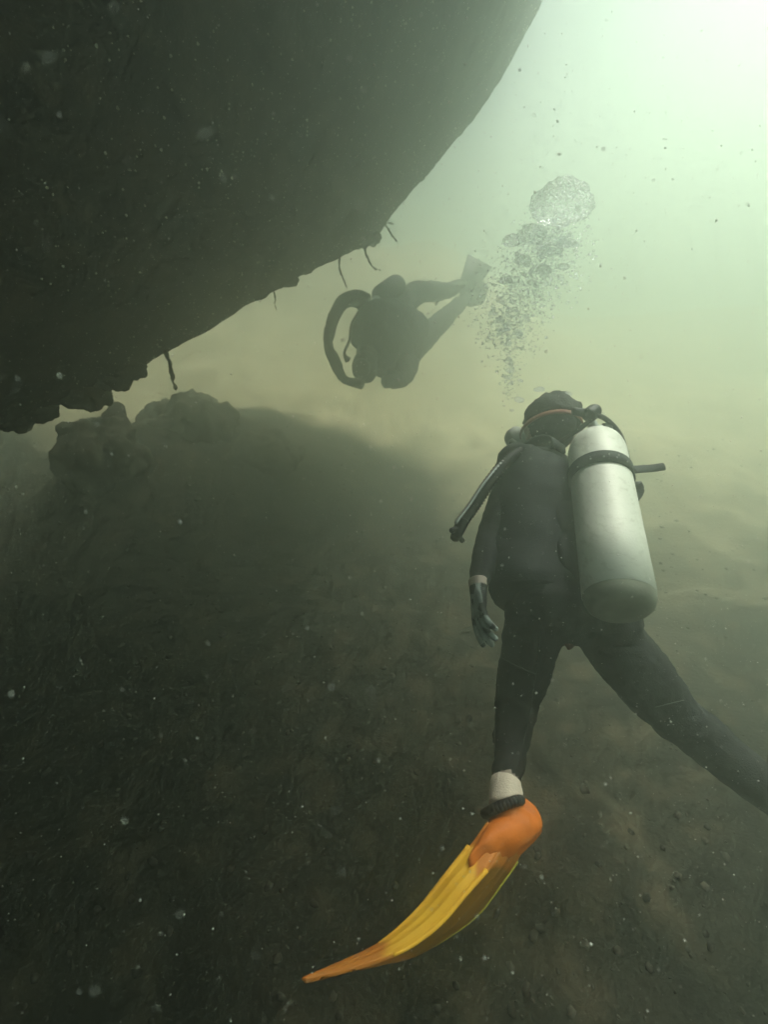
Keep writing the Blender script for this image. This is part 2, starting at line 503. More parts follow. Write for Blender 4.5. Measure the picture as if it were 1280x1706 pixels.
def build_hull():
    NT, NS = 330, 170
    verts, faces = [], []
    svals = [-1 + i / 24 for i in range(24)] + [(i / (NS - 25)) ** 1.25 for i in range(NS - 24)]
    ns = len(svals)
    for i in range(NT):
        for s in svals:
            t = i / (NT - 1)
            v = hull_point(t, s)
            nr = Vector((0.2, -0.5, -0.8)).normalized()
            if s < 0: nr = Vector((0.3, 0.5, -0.5)).normalized()
            k = 0.05 * fbm(v, 1.6, 3, 2.2) + 0.030 * fbm(v, 5.0, 4, 5.5) + 0.014 * fbm(v, 16.0, 4, 8.1)
            k *= 0.45 + 0.55 * min(1.0, abs(s) / 0.2)
            v = v + nr * (k + 0.02 * max(0.0, fbm(v, 7.5, 3, 3.3)) ** 1.5)
            if s < 0: v.z = min(v.z, CAM.z + 3.0)
            verts.append(v)
    for i in range(NT - 1):
        for j in range(ns - 1):
            a = i * ns + j
            faces.append((a, a + 1, a + ns + 1, a + ns))
    # close the shell: join the overhead rim to the far-side rim
    for i in range(NT - 1):
        faces.append((i * ns + ns - 1, i * ns, (i + 1) * ns, (i + 1) * ns + ns - 1))
    faces.append(tuple(range(ns - 1, -1, -1)))
    base = (NT - 1) * ns
    faces.append(tuple(range(base, base + ns)))
    root = empty('boat_hull', P(140, 655, 2.8))
    tag(root, 'huge dark growth-crusted hull overhanging the water at upper left', 'hull')
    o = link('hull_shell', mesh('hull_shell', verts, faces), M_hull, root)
    # barnacle crust, far too fine to count
    rng = random.Random(4)
    cv, cf = [], []
    cnt = 0
    while cnt < 11000:
        t, s = rng.random(), rng.random() ** 1.1
        i = min(NT - 2, int(t * (NT - 1)))
        j = 24 + min(NS - 27, int(s * (NS - 26)))
        a, b, c = verts[i * ns + j], verts[i * ns + j + 1], verts[(i + 1) * ns + j]
        fn = (b - a).cross(c - a)
        if fn.length < 1e-9: continue
        fn.normalize()
        if fn.dot(CAM - a) < 0: fn = -fn
        if fbm(a, 1.3, 2, 4.4) < rng.uniform(-0.6, 0.5): continue
        p = a + (b - a) * rng.random() + (c - a) * rng.random()
        r = 0.0022 + 0.0060 * rng.random() ** 4
        x_, y_ = frame(fn, Vector((rng.random(), rng.random(), 0.3)))
        k0 = len(cv)
        for q in range(6):
            an = q * math.pi / 3
            cv.append(p - fn * r * 0.4 + (x_ * math.cos(an) + y_ * math.sin(an)) * r * rng.uniform(0.8, 1.3))
        for q in range(6):
            an = q * math.pi / 3 + 0.3
            cv.append(p + fn * r * rng.uniform(0.7, 1.2) + (x_ * math.cos(an) + y_ * math.sin(an)) * r * 0.5)
        for q in range(6):
            q2 = (q + 1) % 6
            cf.append((k0 + q, k0 + q2, k0 + 6 + q2, k0 + 6 + q))
        cf.append(tuple(k0 + 6 + q for q in range(6)))
        cnt += 1
    c = link('barnacle_crust', mesh('barnacle_crust', cv, cf), M_crust, root, smooth=False)
    tag(c, 'scattered pale barnacles on the dark hull', kind='stuff')
    # ragged clumps of growth along the lower edge
    for (px, py, t_, r) in ((172, 636, 3.0, 0.09), (204, 622, 3.05, 0.08), (225, 612, 3.08, 0.05), (142, 660, 2.95, 0.09), (60, 684, 2.9, 0.07), (20, 706, 2.87, 0.07), (470, 466, 3.7, 0.08), (595, 394, 4.15, 0.11)):
        bm = bmesh.new()
        bmesh.ops.create_icosphere(bm, subdivisions=5, radius=r, matrix=Matrix.Translation(P(px, py, t_)) @ Matrix.Diagonal((1.7, 1.2, 0.6, 1)))
        me = bm_mesh('growth_clump', bm)
        ripple(me, r * 0.7, 6.0, px * 0.1, 4)
        ripple(me, r * 0.14, 24.0, py * 0.1, 4)
        link('growth_clump', me, M_hull, root)
build_hull()

# weed strands hanging from the hull's edge
def strand(pix, d, r, label, forks=()):
    bm = bmesh.new()
    pts = [P(x, y, d + 0.02 * i) for i, (x, y) in enumerate(pix)]
    n = len(pts)
    tube(bm, pts, [r * (1 - 0.55 * i / (n - 1)) for i in range(n)], n=7, k=5)
    for f in forks:
        fp = [P(x, y, d + 0.03 * i) for i, (x, y) in enumerate(f)]
        tube(bm, fp, [r * 0.6 * (1 - 0.6 * i / (len(fp) - 1)) for i in range(len(fp))], n=6, k=4)
    me = bm_mesh('weed_strand', bm)
    ripple(me, r * 0.9, 45, d, 3)
    o = link('weed_strand', me, M_weed)
    tag(o, label, 'seaweed', 'weed strands hanging from the hull edge')
strand([(272, 578), (282, 602), (286, 625), (293, 650)], 3.12, 0.018, 'thick dark weed strand hanging above the boulder, lowest on the hull edge')
strand([(455, 482), (459, 498), (457, 506), (461, 517)], 3.62, 0.008, 'very short thin weed strand on the hull edge between boulder and far diver')
strand([(566, 425), (566, 448), (571, 462), (578, 480)], 3.97, 0.010, 'faint weed strand on the hull edge just left of the far diver')
strand([(608, 392), (608, 412), (614, 432), (622, 446), (634, 450)], 4.12, 0.013, 'curving weed strand hanging right above the far diver\'s head', forks=[[(612, 398), (618, 392), (630, 388)]])
strand([(634, 368), (643, 376), (650, 388), (661, 402)], 4.22, 0.012, 'forked weed strand on the steep part of the hull edge, highest of all', forks=[[(641, 374), (648, 372), (655, 374)]])

# ------------------------------------------------------------------ boulders and rubble
def boulder(x, y, r, sq, label, seed, sink=0.3, rough=0.30):
    bm = bmesh.new()
    bmesh.ops.create_icosphere(bm, subdivisions=5, radius=r, matrix=Matrix.Diagonal((sq[0], sq[1], sq[2], 1)))
    me = bm_mesh('boulder', bm)
    ripple(me, r * rough, 1.1 / r, seed, 4)
    ripple(me, r * 0.06, 5.0 / r, seed + 3, 4)
    o = link('boulder', me, M_rock)
    o.location = (x, y, seabed_z(x, y) + r * sq[2] * (1 - 2 * sink))
    tag(o, label, 'boulder', 'boulders under the hull')
boulder(-1.78, 4.4, 0.46, (1.0, 0.9, 0.62), 'rounded dark boulder just below the hanging thick weed strand', 1.0, 0.62, 0.34)
boulder(-2.16, 3.6, 0.38, (0.75, 0.9, 1.0), 'squat boulder close under the hull at the far left', 2.3, 0.66, 0.40)
boulder(-1.22, 4.2, 0.34, (1.5, 1.0, 0.6), 'low dark rock sloping down right of the rounded boulder', 5.1, 0.8)

def build_rubble():
    rng = random.Random(11)
    bm0 = bmesh.new()
    bmesh.ops.create_icosphere(bm0, subdivisions=1, radius=1.0)
    base = [v.co.copy() for v in bm0.verts]
    bf = [tuple(v.index for v in f.verts) for f in bm0.faces]
    bm0.free()
    V, F = [], []
    for k in range(9000):
        y = 0.2 + 5.4 * rng.random() ** 1.3
        x = rng.uniform(-1.15, 1.15) * (1.0 + y)
        if fbm((x, y, 0), 1.2, 3, 6.6) < rng.uniform(-0.55, 0.45): continue
        r = 0.003 + 0.015 * rng.random() ** 6
        z = seabed_z(x, y)
        s = (rng.uniform(0.7, 1.5), rng.uniform(0.7, 1.5), rng.uniform(0.4, 0.9))
        a = rng.uniform(0, 6.28); ca, sa = math.cos(a), math.sin(a)
        k0 = len(V)
        for b in base:
            j = 1 + 0.3 * rng.uniform(-1, 1)
            bx, by, bz = b.x * s[0] * r * j, b.y * s[1] * r * j, b.z * s[2] * r * j
            V.append((x + bx * ca - by * sa, y + bx * sa + by * ca, z + bz + r * 0.15))
        F.extend(tuple(k0 + i for i in f) for f in bf)
    o = link('rubble', mesh('rubble', V, F), M_pebble)
    tag(o, 'fine dark rubble and shell bits strewn over the seabed', 'rubble', kind='stuff')
build_rubble()

# ------------------------------------------------------------------ fin builder
def build_fin(parent, stations, pocket, foot_pts, collar, label):
    """stations: list of (left, ridge, right) points of the blade, heel to tip."""
    fin = empty('fin', foot_pts[0])
    fin.parent = parent
    fin.matrix_parent_inverse = parent_world(parent).inverted()
    fin['label'] = label
    # foot pocket
    bm = bmesh.new()
    for pts, radii, ref in pocket:
        tube(bm, pts, radii, ref=ref, n=18, k=5)
    me = union(bm, 0.0045, 5)
    ripple(me, 0.0012, 30, 2.0, 2)
    link('foot_pocket', me, M_orange, fin)
    # raised ribs round the heel and along the sole
    bm = bmesh.new()
    spine_ = [p for p in pocket[3][0]]
    tube(bm, [spine_[0] + (spine_[0] - spine_[1]) * 0.25, spine_[0], spine_[1], spine_[2]], [(0.012, 0.005), (0.026, 0.006), (0.040, 0.006), (0.046, 0.005)], ref=pocket[3][2], n=16, k=5)
    link('sole_plate', bm_mesh('sole_plate', bm), M_orange, fin)
    # dark rim of the pocket opening
    bm = bmesh.new()
    c, ax, ra, rb, ref = collar
    a, b = frame(ax, ref)
    n = 36
    ring = [c + a * ra * math.cos(2 * math.pi * i / n) + b * rb * math.sin(2 * math.pi * i / n) for i in range(n)]
    for i in range(n):
        p, q = ring[i], ring[(i + 1) % n]
        tube(bm, [p, q], [0.0115, 0.0115], ref=ax, n=8, k=1)
    link('pocket_rim', bm_mesh('pocket_rim', bm), M_rubber, fin)
    # blade
    K = 12
    L, _ = smooth_path([s[0] for s in stations], [(0,)] * len(stations), K)
    Mi, _ = smooth_path([s[1] for s in stations], [(0,)] * len(stations), K)
    Q, _ = smooth_path([s[2] for s in stations], [(0,)] * len(stations), K)
    m = len(L)
    def panel(name, A, B, material, thick):
        V, F, U = [], [], []
        W = 11
        for i in range(m):
            nr = (B[i] - A[i]).cross(A[min(i + 1, m - 1)] - A[max(i - 1, 0)])
            nr.normalize()
            if nr.dot(CAM - A[i]) < 0: nr = -nr
            fade = min(1.0, (m - 1 - i) / (0.35 * m))
            for j in range(W):
                f = j / (W - 1)
                groove = 0.0022 * math.cos(f * 6 * math.pi) * (1 if 0.1 < f < 0.9 else 0) * fade
                V.append(A[i].lerp(B[i], f) + nr * (0.004 * math.sin(f * math.pi) * fade + groove + thick / 2))
                U.append(i / (m - 1) + 0.035 * math.sin(f * 4.0 + 0.6))
            for j in range(W):
                V.append(A[i].lerp(B[i], j / (W - 1)) - nr * thick / 2)
                U.append(i / (m - 1))
        for i in range(m - 1):
            for j in range(W - 1):
                a0 = i * 2 * W + j
                F.append((a0, a0 + 1, a0 + 2 * W + 1, a0 + 2 * W))
                a1 = a0 + W
                F.append((a1 + 1, a1, a1 + 2 * W, a1 + 2 * W + 1))
            for j in (0, W - 1):
                a0 = i * 2 * W + j
                F.append((a0, a0 + W, a0 + 3 * W, a0 + 2 * W))
        for i in (0, m - 1):
            for j in range(W - 1):
                a0 = i * 2 * W + j
                F.append((a0, a0 + 1, a0 + W + 1, a0 + W))
        me = mesh(name, V, F)
        me.attributes.new('along', 'FLOAT', 'POINT').data.foreach_set('value', U)
        bm = bmesh.new(); bm.from_mesh(me)
        bmesh.ops.recalc_face_normals(bm, faces=bm.faces); bm.to_mesh(me); bm.free()
        return link(name, me, material, fin)
    tipi = int(m * 0.70)
    panel('blade', L, Mi, M_blade, 0.006)['label'] = 'yellow blade half with an orange tip'
    panel('blade_panel', Mi, Q, M_blade_shaded, 0.005)['label'] = 'half of the blade with its shade painted in as amber'
    for name, C, material, r in (('blade_edge', Q, M_rim, 0.0055), ('side_rail', L, M_yellow, 0.007), ('centre_rib', Mi, M_yellow, 0.006)):
        bm = bmesh.new()
        i1 = tipi
        i0 = int(m * 0.17)
        tube(bm, C[i0:i1], [r * (1 - 0.6 * i / m) for i in range(i0, i1)], n=8, k=1)
        link(name, bm_mesh(name, bm), material, fin)
    bm = bmesh.new()
    for C, r in ((L, 0.007), (Q, 0.0055)):
        tube(bm, C[tipi - 1:], [max(0.0015, r * (1 - 0.75 * i / m)) for i in range(tipi - 1, m)], n=8, k=1)
    link('tip_edge', bm_mesh('tip_edge', bm), M_orange, fin)
    return fin

# ------------------------------------------------------------------ the near diver
def build_near_diver():
    root = empty('person', P(920, 1010, 1.3))
    tag(root, 'diver in black wetsuit swimming away with silver tank and orange fins', 'diver')
    up = Vector((0, 0, 1))
    head = P(917, 712, 1.66)
    neck = P(908, 760, 1.63)
    chest = P(903, 815, 1.56)
    waist = P(903, 930, 1.42)
    hips = P(938, 1020, 1.31)
    spine = (neck - hips).normalized()
    t_top, t_bot = P(990, 722, 1.50), P(1034, 1012, 1.12)
    tax = (t_top - t_bot).normalized()
    back = ((t_top + t_bot) / 2 - (chest + hips) / 2)
    back = (back - spine * back.dot(spine)).normalized()      # away from the spine, towards the tank
    side = spine.cross(back).normalized()                     # to the diver's right or left
    left = P(800, 850, 1.5) - chest
    if side.dot(left) < 0: side = -side                       # side = the diver's left
    sh_l = chest + spine * 0.10 + side * 0.150
    sh_l = P(862, 782, 1.55)
    sh_r = neck - spine * 0.05 - side * 0.17 - back * 0.01
    # --- body: one continuous skin
    bm = bmesh.new()
    tube(bm, [hips - spine * 0.055, hips + spine * 0.01, waist, chest, neck - spine * 0.07, neck - spine * 0.015],
         [(0.075, 0.11), (0.105, 0.155), (0.095, 0.140), (0.110, 0.165), (0.085, 0.155), (0.06, 0.07)], ref=back, n=22, k=5)
    tube(bm, [neck - spine * 0.06, neck + spine * 0.02, head - spine * 0.04], [0.060, 0.055, 0.055], n=14, k=3)
    fwd = -back
    ellip(bm, head + spine * 0.01, (side, fwd, spine), (0.078, 0.098, 0.112), 3)
    ellip(bm, head - spine * 0.055 + fwd * 0.045, (side, fwd, spine), (0.058, 0.055, 0.062), 2)   # jaw
    ellip(bm, head + fwd * 0.105 - spine * 0.005, (side, fwd, spine), (0.014, 0.022, 0.022), 1)    # nose
    for s in (-1, 1):
        ellip(bm, head + side * s * 0.078 - fwd * 0.005, (side, fwd, spine), (0.012, 0.018, 0.030), 1)  # ears
    # left arm
    elbow, wrist = P(819, 893, 1.43), P(797, 975, 1.27)
    tube(bm, [sh_l + (neck - sh_l) * 0.35, sh_l, sh_l.lerp(elbow, 0.5), elbow, elbow.lerp(wrist, 0.35), wrist],
         [0.062, 0.060, 0.052, 0.043, 0.042, 0.029], n=16, k=5)
    # right arm, forward beyond the tank
    elr = sh_r + Vector((0.16, 0.16, -0.17)); wrr = elr + Vector((-0.10, 0.22, -0.02))
    tube(bm, [sh_r + (neck - sh_r) * 0.35, sh_r, sh_r.lerp(elr, 0.5), elr, elr.lerp(wrr, 0.35), wrr],
         [0.062, 0.060, 0.052, 0.043, 0.042, 0.029], n=16, k=5)
    # legs
    hl, kl, al = P(893, 1035, 1.32), P(861, 1172, 1.40), P(844, 1300, 1.13)
    hr, kr, ar = P(1018, 1062, 1.32), P(1118, 1186, 1.34), P(1410, 1424, 1.15)
    LEGR = [0.088, 0.084, 0.076, 0.064, 0.056, 0.053, 0.037, 0.033]
    for h, k_, a, g_ in ((hl, kl, al, 1.0), (hr, kr, ar, 1.16)):
        tube(bm, [h + spine * 0.05, h, h.lerp(k_, 0.5), k_, k_.lerp(a, 0.15), k_.lerp(a, 0.38), k_.lerp(a, 0.85), a], [r_ if i_ < 2 else r_ * g_ for i_, r_ in enumerate(LEGR)], n=18, k=4)
    for s, h in ((1, hl), (-1, hr)):
        ellip(bm, h.lerp(hips, 0.25) + back * 0.04 + spine * 0.02, (side, back, spine), (0.085, 0.085, 0.085), 2)     # seat
    me = union(bm, 0.0085, 5)
    ripple(me, 0.006, 14, 4.0, 3)                              # folds of the neoprene
    ripple(me, 0.002, 45, 1.0, 2)
    body = link('body', me, [M_suit, M_skin], root)
    for f in me.polygons:
        c = f.center
        q = c - head
        if (c - neck).dot(spine) > 0.015 and q.length < 0.17 and q.dot(fwd) > 0.035:
            f.material_index = 1
        if (c - al).length < 0.03: f.material_index = 1
    body['label'] = 'black wetsuit'
    # --- flat-lock seams of the wetsuit
    from mathutils.bvhtree import BVHTree
    tree = BVHTree.FromPolygons([v.co.copy() for v in me.vertices], [tuple(p.vertices) for p in me.polygons])
    for line in ([(836, 1096), (850, 1104), (868, 1112), (884, 1120), (896, 1124)], [(829, 1130), (826, 1170), (825, 1215), (824, 1262)],
                 [(1092, 1178), (1108, 1174), (1124, 1170), (1142, 1166)], [(900, 1060), (894, 1120), (884, 1180), (872, 1240), (862, 1280)]):
        pts = []
        for i in range(len(line) - 1):
            for j in range(6):
                f = j / 6
                d = (P(line[i][0] * (1 - f) + line[i + 1][0] * f, line[i][1] * (1 - f) + line[i + 1][1] * f, 1.0) - CAM).normalized()
                hit, nr, _, _ = tree.ray_cast(CAM, d)
                if hit is not None and (hit - CAM).length < 1.9: pts.append(hit + (nr if nr.dot(d) < 0 else -nr) * 0.0006)
        if len(pts) > 3:
            bm = bmesh.new()
            tube(bm, pts, [0.0016] * len(pts), n=6, k=1)
            link('seam', bm_mesh('seam', bm), M_seam, body)
    # --- hair
    bm = bmesh.new()
    ellip(bm, head + spine * 0.022 - fwd * 0.008, (side, fwd, spine), (0.088, 0.104, 0.112), 4)
    doomed = [v for v in bm.verts if (v.co - head).dot(spine) < -0.015 - 0.3 * min(0, (v.co - head).dot(fwd)) * -1 * 0.1 or ((v.co - head).dot(fwd) > 0.055 and (v.co - head).dot(spine) < 0.05)]
    bmesh.ops.delete(bm, geom=doomed, context='VERTS')
    ed = [e for e in bm.edges if e.is_boundary]
    r = bmesh.ops.extrude_edge_only(bm, edges=ed)
    for v in [g for g in r['geom'] if isinstance(g, bmesh.types.BMVert)]:
        v.co = v.co.lerp(head, 0.16)
    me = bm_mesh('hair', bm)
    ripple(me, 0.012, 22, 3.0, 3)
    ripple(me, 0.005, 70, 3.0, 3)
    link('hair', me, M_hair, root)['label'] = 'short dark hair'
    # --- mask with strap
    mask = empty('mask', head + fwd * 0.1); mask.parent = root; mask.matrix_parent_inverse = root.matrix_basis.inverted()
    mask['label'] = 'pale silicone diving mask with coral strap'
    bm = bmesh.new()
    ring = []
    n = 40
    for i in range(n):
        a = 2 * math.pi * i / n
        p = head - spine * (0.020 + 0.012 * math.cos(a)) + side * 0.088 * math.sin(a) - fwd * 0.108 * math.cos(a)
        nr = side * math.sin(a) - fwd * math.cos(a)
        ring.append((p, nr))
    ring.append(ring[0])
    strap(bm, [p for p, _ in ring], [q for _, q in ring], 0.015, 0.005)
    link('mask_strap', bm_mesh('mask_strap', bm), M_red, mask)
    bm = bmesh.new()
    c = head + fwd * 0.098 + spine * 0.010
    tube(bm, [c, c + fwd * 0.022, c + fwd * 0.045], [(0.050, 0.088), (0.052, 0.090), (0.044, 0.080)], ref=spine, n=24, k=2)
    link('mask_skirt', bm_mesh('mask_skirt', bm), M_silicone, mask)
    bm = bmesh.new()
    for s in (-1, 1):
        ellip(bm, c + fwd * 0.050 + side * s * 0.040, (side, fwd, spine), (0.034, 0.006, 0.034), 2)
    link('mask_lens', bm_mesh('mask_lens', bm), M_chrome, mask)
    # --- regulator second stage and hose
    reg = empty('regulator', head + fwd * 0.12 - spine * 0.06); reg.parent = root; reg.matrix_parent_inverse = root.matrix_basis.inverted()
    bm = bmesh.new()
    c = head + fwd * 0.115 - spine * 0.065
    lathe(bm, c, fwd, [(0, 0), (0.018, 0), (0.020, 0.015), (0.034, 0.022), (0.037, 0.045), (0.028, 0.056), (0, 0.058)], 24)
    link('second_stage', bm_mesh('second_stage', bm), M_rubber, reg)
    bm = bmesh.new()
    tube(bm, [P(985, 700, 1.49), P(955, 722, 1.52), P(905, 752, 1.53), P(868, 745, 1.60), P(852, 735, 1.70), c + side * 0.03 + fwd * 0.03], [0.008] * 6, n=8, k=8)
    link('second_stage_hose', bm_mesh('second_stage_hose', bm), M_rubber, reg)
    # --- buoyancy vest
    vest = empty('buoyancy_vest', waist); vest.parent = root; vest.matrix_parent_inverse = root.matrix_basis.inverted()
    vest['label'] = 'black buoyancy vest'
    hem = P(905, 985, 1.36)
    bm = bmesh.new()
    tube(bm, [hem - spine * 0.035, hem + spine * 0.01, waist + spine * 0.02, chest - spine * 0.04, chest + spine * 0.05, neck - spine * 0.05],
         [(0.120, 0.158), (0.130, 0.172), (0.120, 0.160), (0.135, 0.172), (0.125, 0.165), (0.085, 0.12)], ref=back, n=30, k=7, caps=True)
    me = bm_mesh('vest_jacket', bm)
    ripple(me, 0.010, 12, 6.0, 3)
    ripple(me, 0.003, 40, 6.0, 2)
    link('vest_jacket', me, M_vest, vest)
    # back plate the tank sits in
    bm = bmesh.new()
    for s in (0.30, 0.5, 0.72):
        p = t_bot.lerp(t_top, s) - back * 0.10
        ellip(bm, p, (side, back, spine), (0.085, 0.030, 0.085), 2)
    me = union(bm, 0.008, 4)
    link('back_plate', me, M_vest, vest)
    # pocket, shoulder strap, buckle
    bm = bmesh.new()
    ellip(bm, hem + spine * 0.075 + side * 0.138 - back * 0.05, (side, back, spine), (0.034, 0.085, 0.080), 3)
    me = bm_mesh('pocket', bm); ripple(me, 0.008, 18, 1.5, 3)
    link('pocket', me, M_vest, vest)
    bm = bmesh.new()
    pts = []
    for i in range(9):
        a = -0.2 + i / 8 * 2.6
        pts.append(sh_l.lerp(neck, 0.45) + spine * (0.075 * math.sin(a) - 0.01) + back * 0.115 * math.cos(a))
    strap(bm, pts, [p - sh_l.lerp(neck, 0.45) + spine * 0.02 for p in pts], 0.055, 0.010)
    link('shoulder_strap', bm_mesh('shoulder_strap', bm), M_vest, vest)
    # inflator hose hanging behind the left arm
    inf = empty('inflator_hose', P(845, 768, 1.50)); inf.parent = root; inf.matrix_parent_inverse = root.matrix_basis.inverted()
    path = [P(868, 752, 1.50), P(845, 768, 1.47), P(815, 805, 1.44), P(790, 843, 1.42), P(768, 872, 1.40)]
    sp, _ = smooth_path(path, [(0,)] * 5, 16)
    bm = bmesh.new()
    tube(bm, sp, [0.0175 + 0.0026 * math.cos(i * math.pi / 1.0) for i in range(len(sp))], n=12, k=1)
    link('corrugated_hose', bm_mesh('corrugated_hose', bm), M_rubber, inf)
    bm = bmesh.new()
    off = Vector((-0.018, -0.014, 0.008))
    tube(bm, [p + off * min(1, i / 3 + 0.3) for i, p in enumerate(path)], [0.0055] * 5, n=8, k=6)
    link('inflator_feed_hose', bm_mesh('inflator_feed_hose', bm), M_chrome, inf)
    bm = bmesh.new()
    tube(bm, [P(773, 866, 1.40), P(764, 884, 1.395), P(757, 899, 1.39)], [0.019, 0.018, 0.014], n=14, k=3)
    tube(bm, [P(766, 880, 1.40), P(752, 884, 1.37)], [0.010, 0.009], n=10, k=1)
    tube(bm, [P(760, 890, 1.395), P(772, 902, 1.40)], [0.009, 0.008], n=10, k=1)
    me = union(bm, 0.0025, 2)
    link('inflator_head', me, M_rubber, inf)
    # --- tank
    tank = empty('tank', t_bot); tank.parent = root; tank.matrix_parent_inverse = root.matrix_basis.inverted()
    tank['label'] = 'silver aluminium air tank on the diver\'s back'
    Lt = (t_top - t_bot).length
    r0 = 0.0825
    bm = bmesh.new()
    prof = [(0, 0.004), (0.030, 0.002), (0.055, 0.000), (0.064, 0.004), (0.074, 0.013), (0.080, 0.027), (r0, 0.045), (r0, 0.052), (r0 - 0.001, 0.054)]
    lathe(bm, t_bot - tax * 0.012, tax, prof, 64)
    link('tank_base', bm_mesh('tank_base', bm), mat('shaded_tank_base', (0.15, 0.155, 0.12), rough=0.7, var=0.25, scale=18, bump=0.1), tank)  # shade of the tank's underside put into a darker colour
    bm = bmesh.new()
    prof = [(r0 - 0.002, 0.040)] + [(r0 + 0.0005, 0.0405), (r0 + 0.0005, 0.20), (r0 + 0.0005, Lt - 0.085)] + [
        (r0 * math.cos(a) ** 0.8, Lt - 0.085 + 0.085 * math.sin(a)) for a in [R(10 * i) for i in range(1, 8)]] + [(0.026, Lt - 0.003), (0.022, Lt + 0.004), (0.022, Lt + 0.014), (0, Lt + 0.014)]
    lathe(bm, t_bot - tax * 0.012, tax, prof, 64)
    link('tank_cylinder', bm_mesh('tank_cylinder', bm), M_tank, tank)
    # cam band with its loose tail
    rt = Vector((1, 0, 0)); rt = (rt - tax * rt.dot(tax)).normalized()
    bx, by = rt, tax.cross(rt).normalized()
    if by.dot(CAM - t_top) < 0: by = -by                       # by points to the camera
    def band(h, w, name):
        bm = bmesh.new()
        c = t_bot + tax * h
        pts, nrm = [], []
        for i in range(49):
            a = 2 * math.pi * i / 48
            nr = bx * math.cos(a) + by * math.sin(a)
            pts.append(c + nr * (r0 + 0.001)); nrm.append(nr)
        strap(bm, pts, nrm, w, 0.005)
        link(name, bm_mesh(name, bm), M_vest, tank)
        return c
    hb = Lt - 0.192
    c = band(hb, 0.042, 'cam_band')
    bm = bmesh.new()
    q = [c + by * 0.045 + bx * (r0 - 0.012), c + by * 0.03 + bx * (r0 + 0.02) + tax * 0.022, c + by * 0.025 + bx * (r0 + 0.055) + tax * 0.036, c + by * 0.03 + bx * (r0 + 0.088) + tax * 0.044]
    tube(bm, q, [(0.006, 0.016), (0.005, 0.015), (0.006, 0.014), (0.0085, 0.013)], ref=by, n=12, k=5)
    link('band_tail', bm_mesh('band_tail', bm), M_vest, tank)
    bm = bmesh.new()
    tube(bm, [c + bx * (r0 + 0.004) + by * 0.02 - tax * 0.03, c + bx * (r0 + 0.014) + by * 0.01 - tax * 0.045, c + bx * (r0 + 0.004) - tax * 0.075], [0.016, 0.014, 0.008], n=10, k=4)
    link('band_buckle', bm_mesh('band_buckle', bm), M_rubber, tank)
    for i in range(4):
        bm = bmesh.new()
        a = R(60 + 22 * i)
        ellip(bm, c + (bx * math.cos(a) + by * math.sin(a)) * (r0 + 0.0065) - tax * 0.006, (bx, by, tax), (0.003, 0.003, 0.003), 1)
        link('band_stud', bm_mesh('band_stud', bm), M_chrome, tank)
    # valve, first stage, hoses
    top = t_bot + tax * Lt
    bm = bmesh.new()
    tube(bm, [top - tax * 0.005, top + tax * 0.02, top + tax * 0.048], [0.019, 0.017, 0.016], n=16, k=2)
    tube(bm, [top + tax * 0.025 - bx * 0.01, top + tax * 0.028 + bx * 0.03], [0.012, 0.011], n=12, k=1)
    link('valve', union(bm, 0.003, 1), M_chrome, tank)
    bm = bmesh.new()
    kp = top + tax * 0.028 + bx * 0.028
    lathe(bm, kp, bx, [(0, 0), (0.017, 0.0), (0.019, 0.006), (0.019, 0.022), (0.015, 0.028), (0, 0.028)], 20)
    link('valve_knob', bm_mesh('valve_knob', bm), M_rubber, tank)
    bm = bmesh.new()
    fs = P(985, 690, 1.50)
    tube(bm, [fs - bx * 0.01 - tax * 0.01, fs + tax * 0.015 + bx * 0.01, fs + tax * 0.03 + bx * 0.018], [0.024, 0.024, 0.018], n=16, k=3)
    tube(bm, [fs - bx * 0.055 + tax * 0.005, fs, fs + bx * 0.02], [0.013, 0.015, 0.013], n=12, k=2)
    me = union(bm, 0.003, 2)
    link('first_stage', me, M_rubber, tank)
    bm = bmesh.new()
    tube(bm, [fs + bx * 0.015, P(1012, 700, 1.50), P(1032, 722, 1.51), P(1042, 750, 1.52), P(1050, 790, 1.50), P(1050, 830, 1.47)], [0.008] * 6, n=8, k=6)
    link('gauge_hose', bm_mesh('gauge_hose', bm), M_rubber, tank)
    # --- dark red tab of the crotch strap
    bm = bmesh.new()
    tube(bm, [P(948, 1040, 1.30), P(950, 1060, 1.285), P(952, 1076, 1.29)], [(0.010, 0.040), (0.012, 0.034), (0.008, 0.020)], ref=back, n=16, k=4)
    link('crotch_strap', bm_mesh('crotch_strap', bm), M_maroon, vest)['label'] = 'dark red strap between the legs'
    # --- left glove: palm and five fingers
    bm = bmesh.new()
    hd = (P(800, 1080, 1.17) - wrist)
    hx = hd.normalized()
    hn = Vector((-1.0, -0.35, 0)); hn = (hn - hx * hn.dot(hx)).normalized()      # back of the hand turned outwards
    hs = hx.cross(hn).normalized()
    if hs.dot(CAM - wrist) < 0: hs = -hs                       # little finger on the camera's side
    pc = wrist + hx * 0.055
    tube(bm, [wrist - hx * 0.015, wrist + hx * 0.015, pc, wrist + hx * 0.088], [(0.026, 0.031), (0.022, 0.030), (0.017, 0.040), (0.013, 0.040)], ref=hn, n=16, k=4)
    curl = -hn
    zones = []
    for i, (off, ln, cu) in enumerate(((-0.030, 0.075, 0.35), (-0.010, 0.084, 0.6), (0.010, 0.078, 0.75), (0.029, 0.060, 0.9))):
        b0 = wrist + hx * 0.082 + hs * off
        b1 = b0 + (hx + curl * cu * 0.4).normalized() * ln * 0.45
        b2 = b1 + (hx + curl * cu * 1.0).normalized() * ln * 0.32
        b3 = b2 + (hx + curl * cu * 1.7).normalized() * ln * 0.26
        tube(bm, [b0 - hx * 0.012, b0, b1, b2, b3], [0.0095, 0.0100, 0.0092, 0.0085, 0.0070], n=10, k=3)
        zones.append((b1, b3))
    th0 = wrist + hx * 0.030 - hs * 0.030
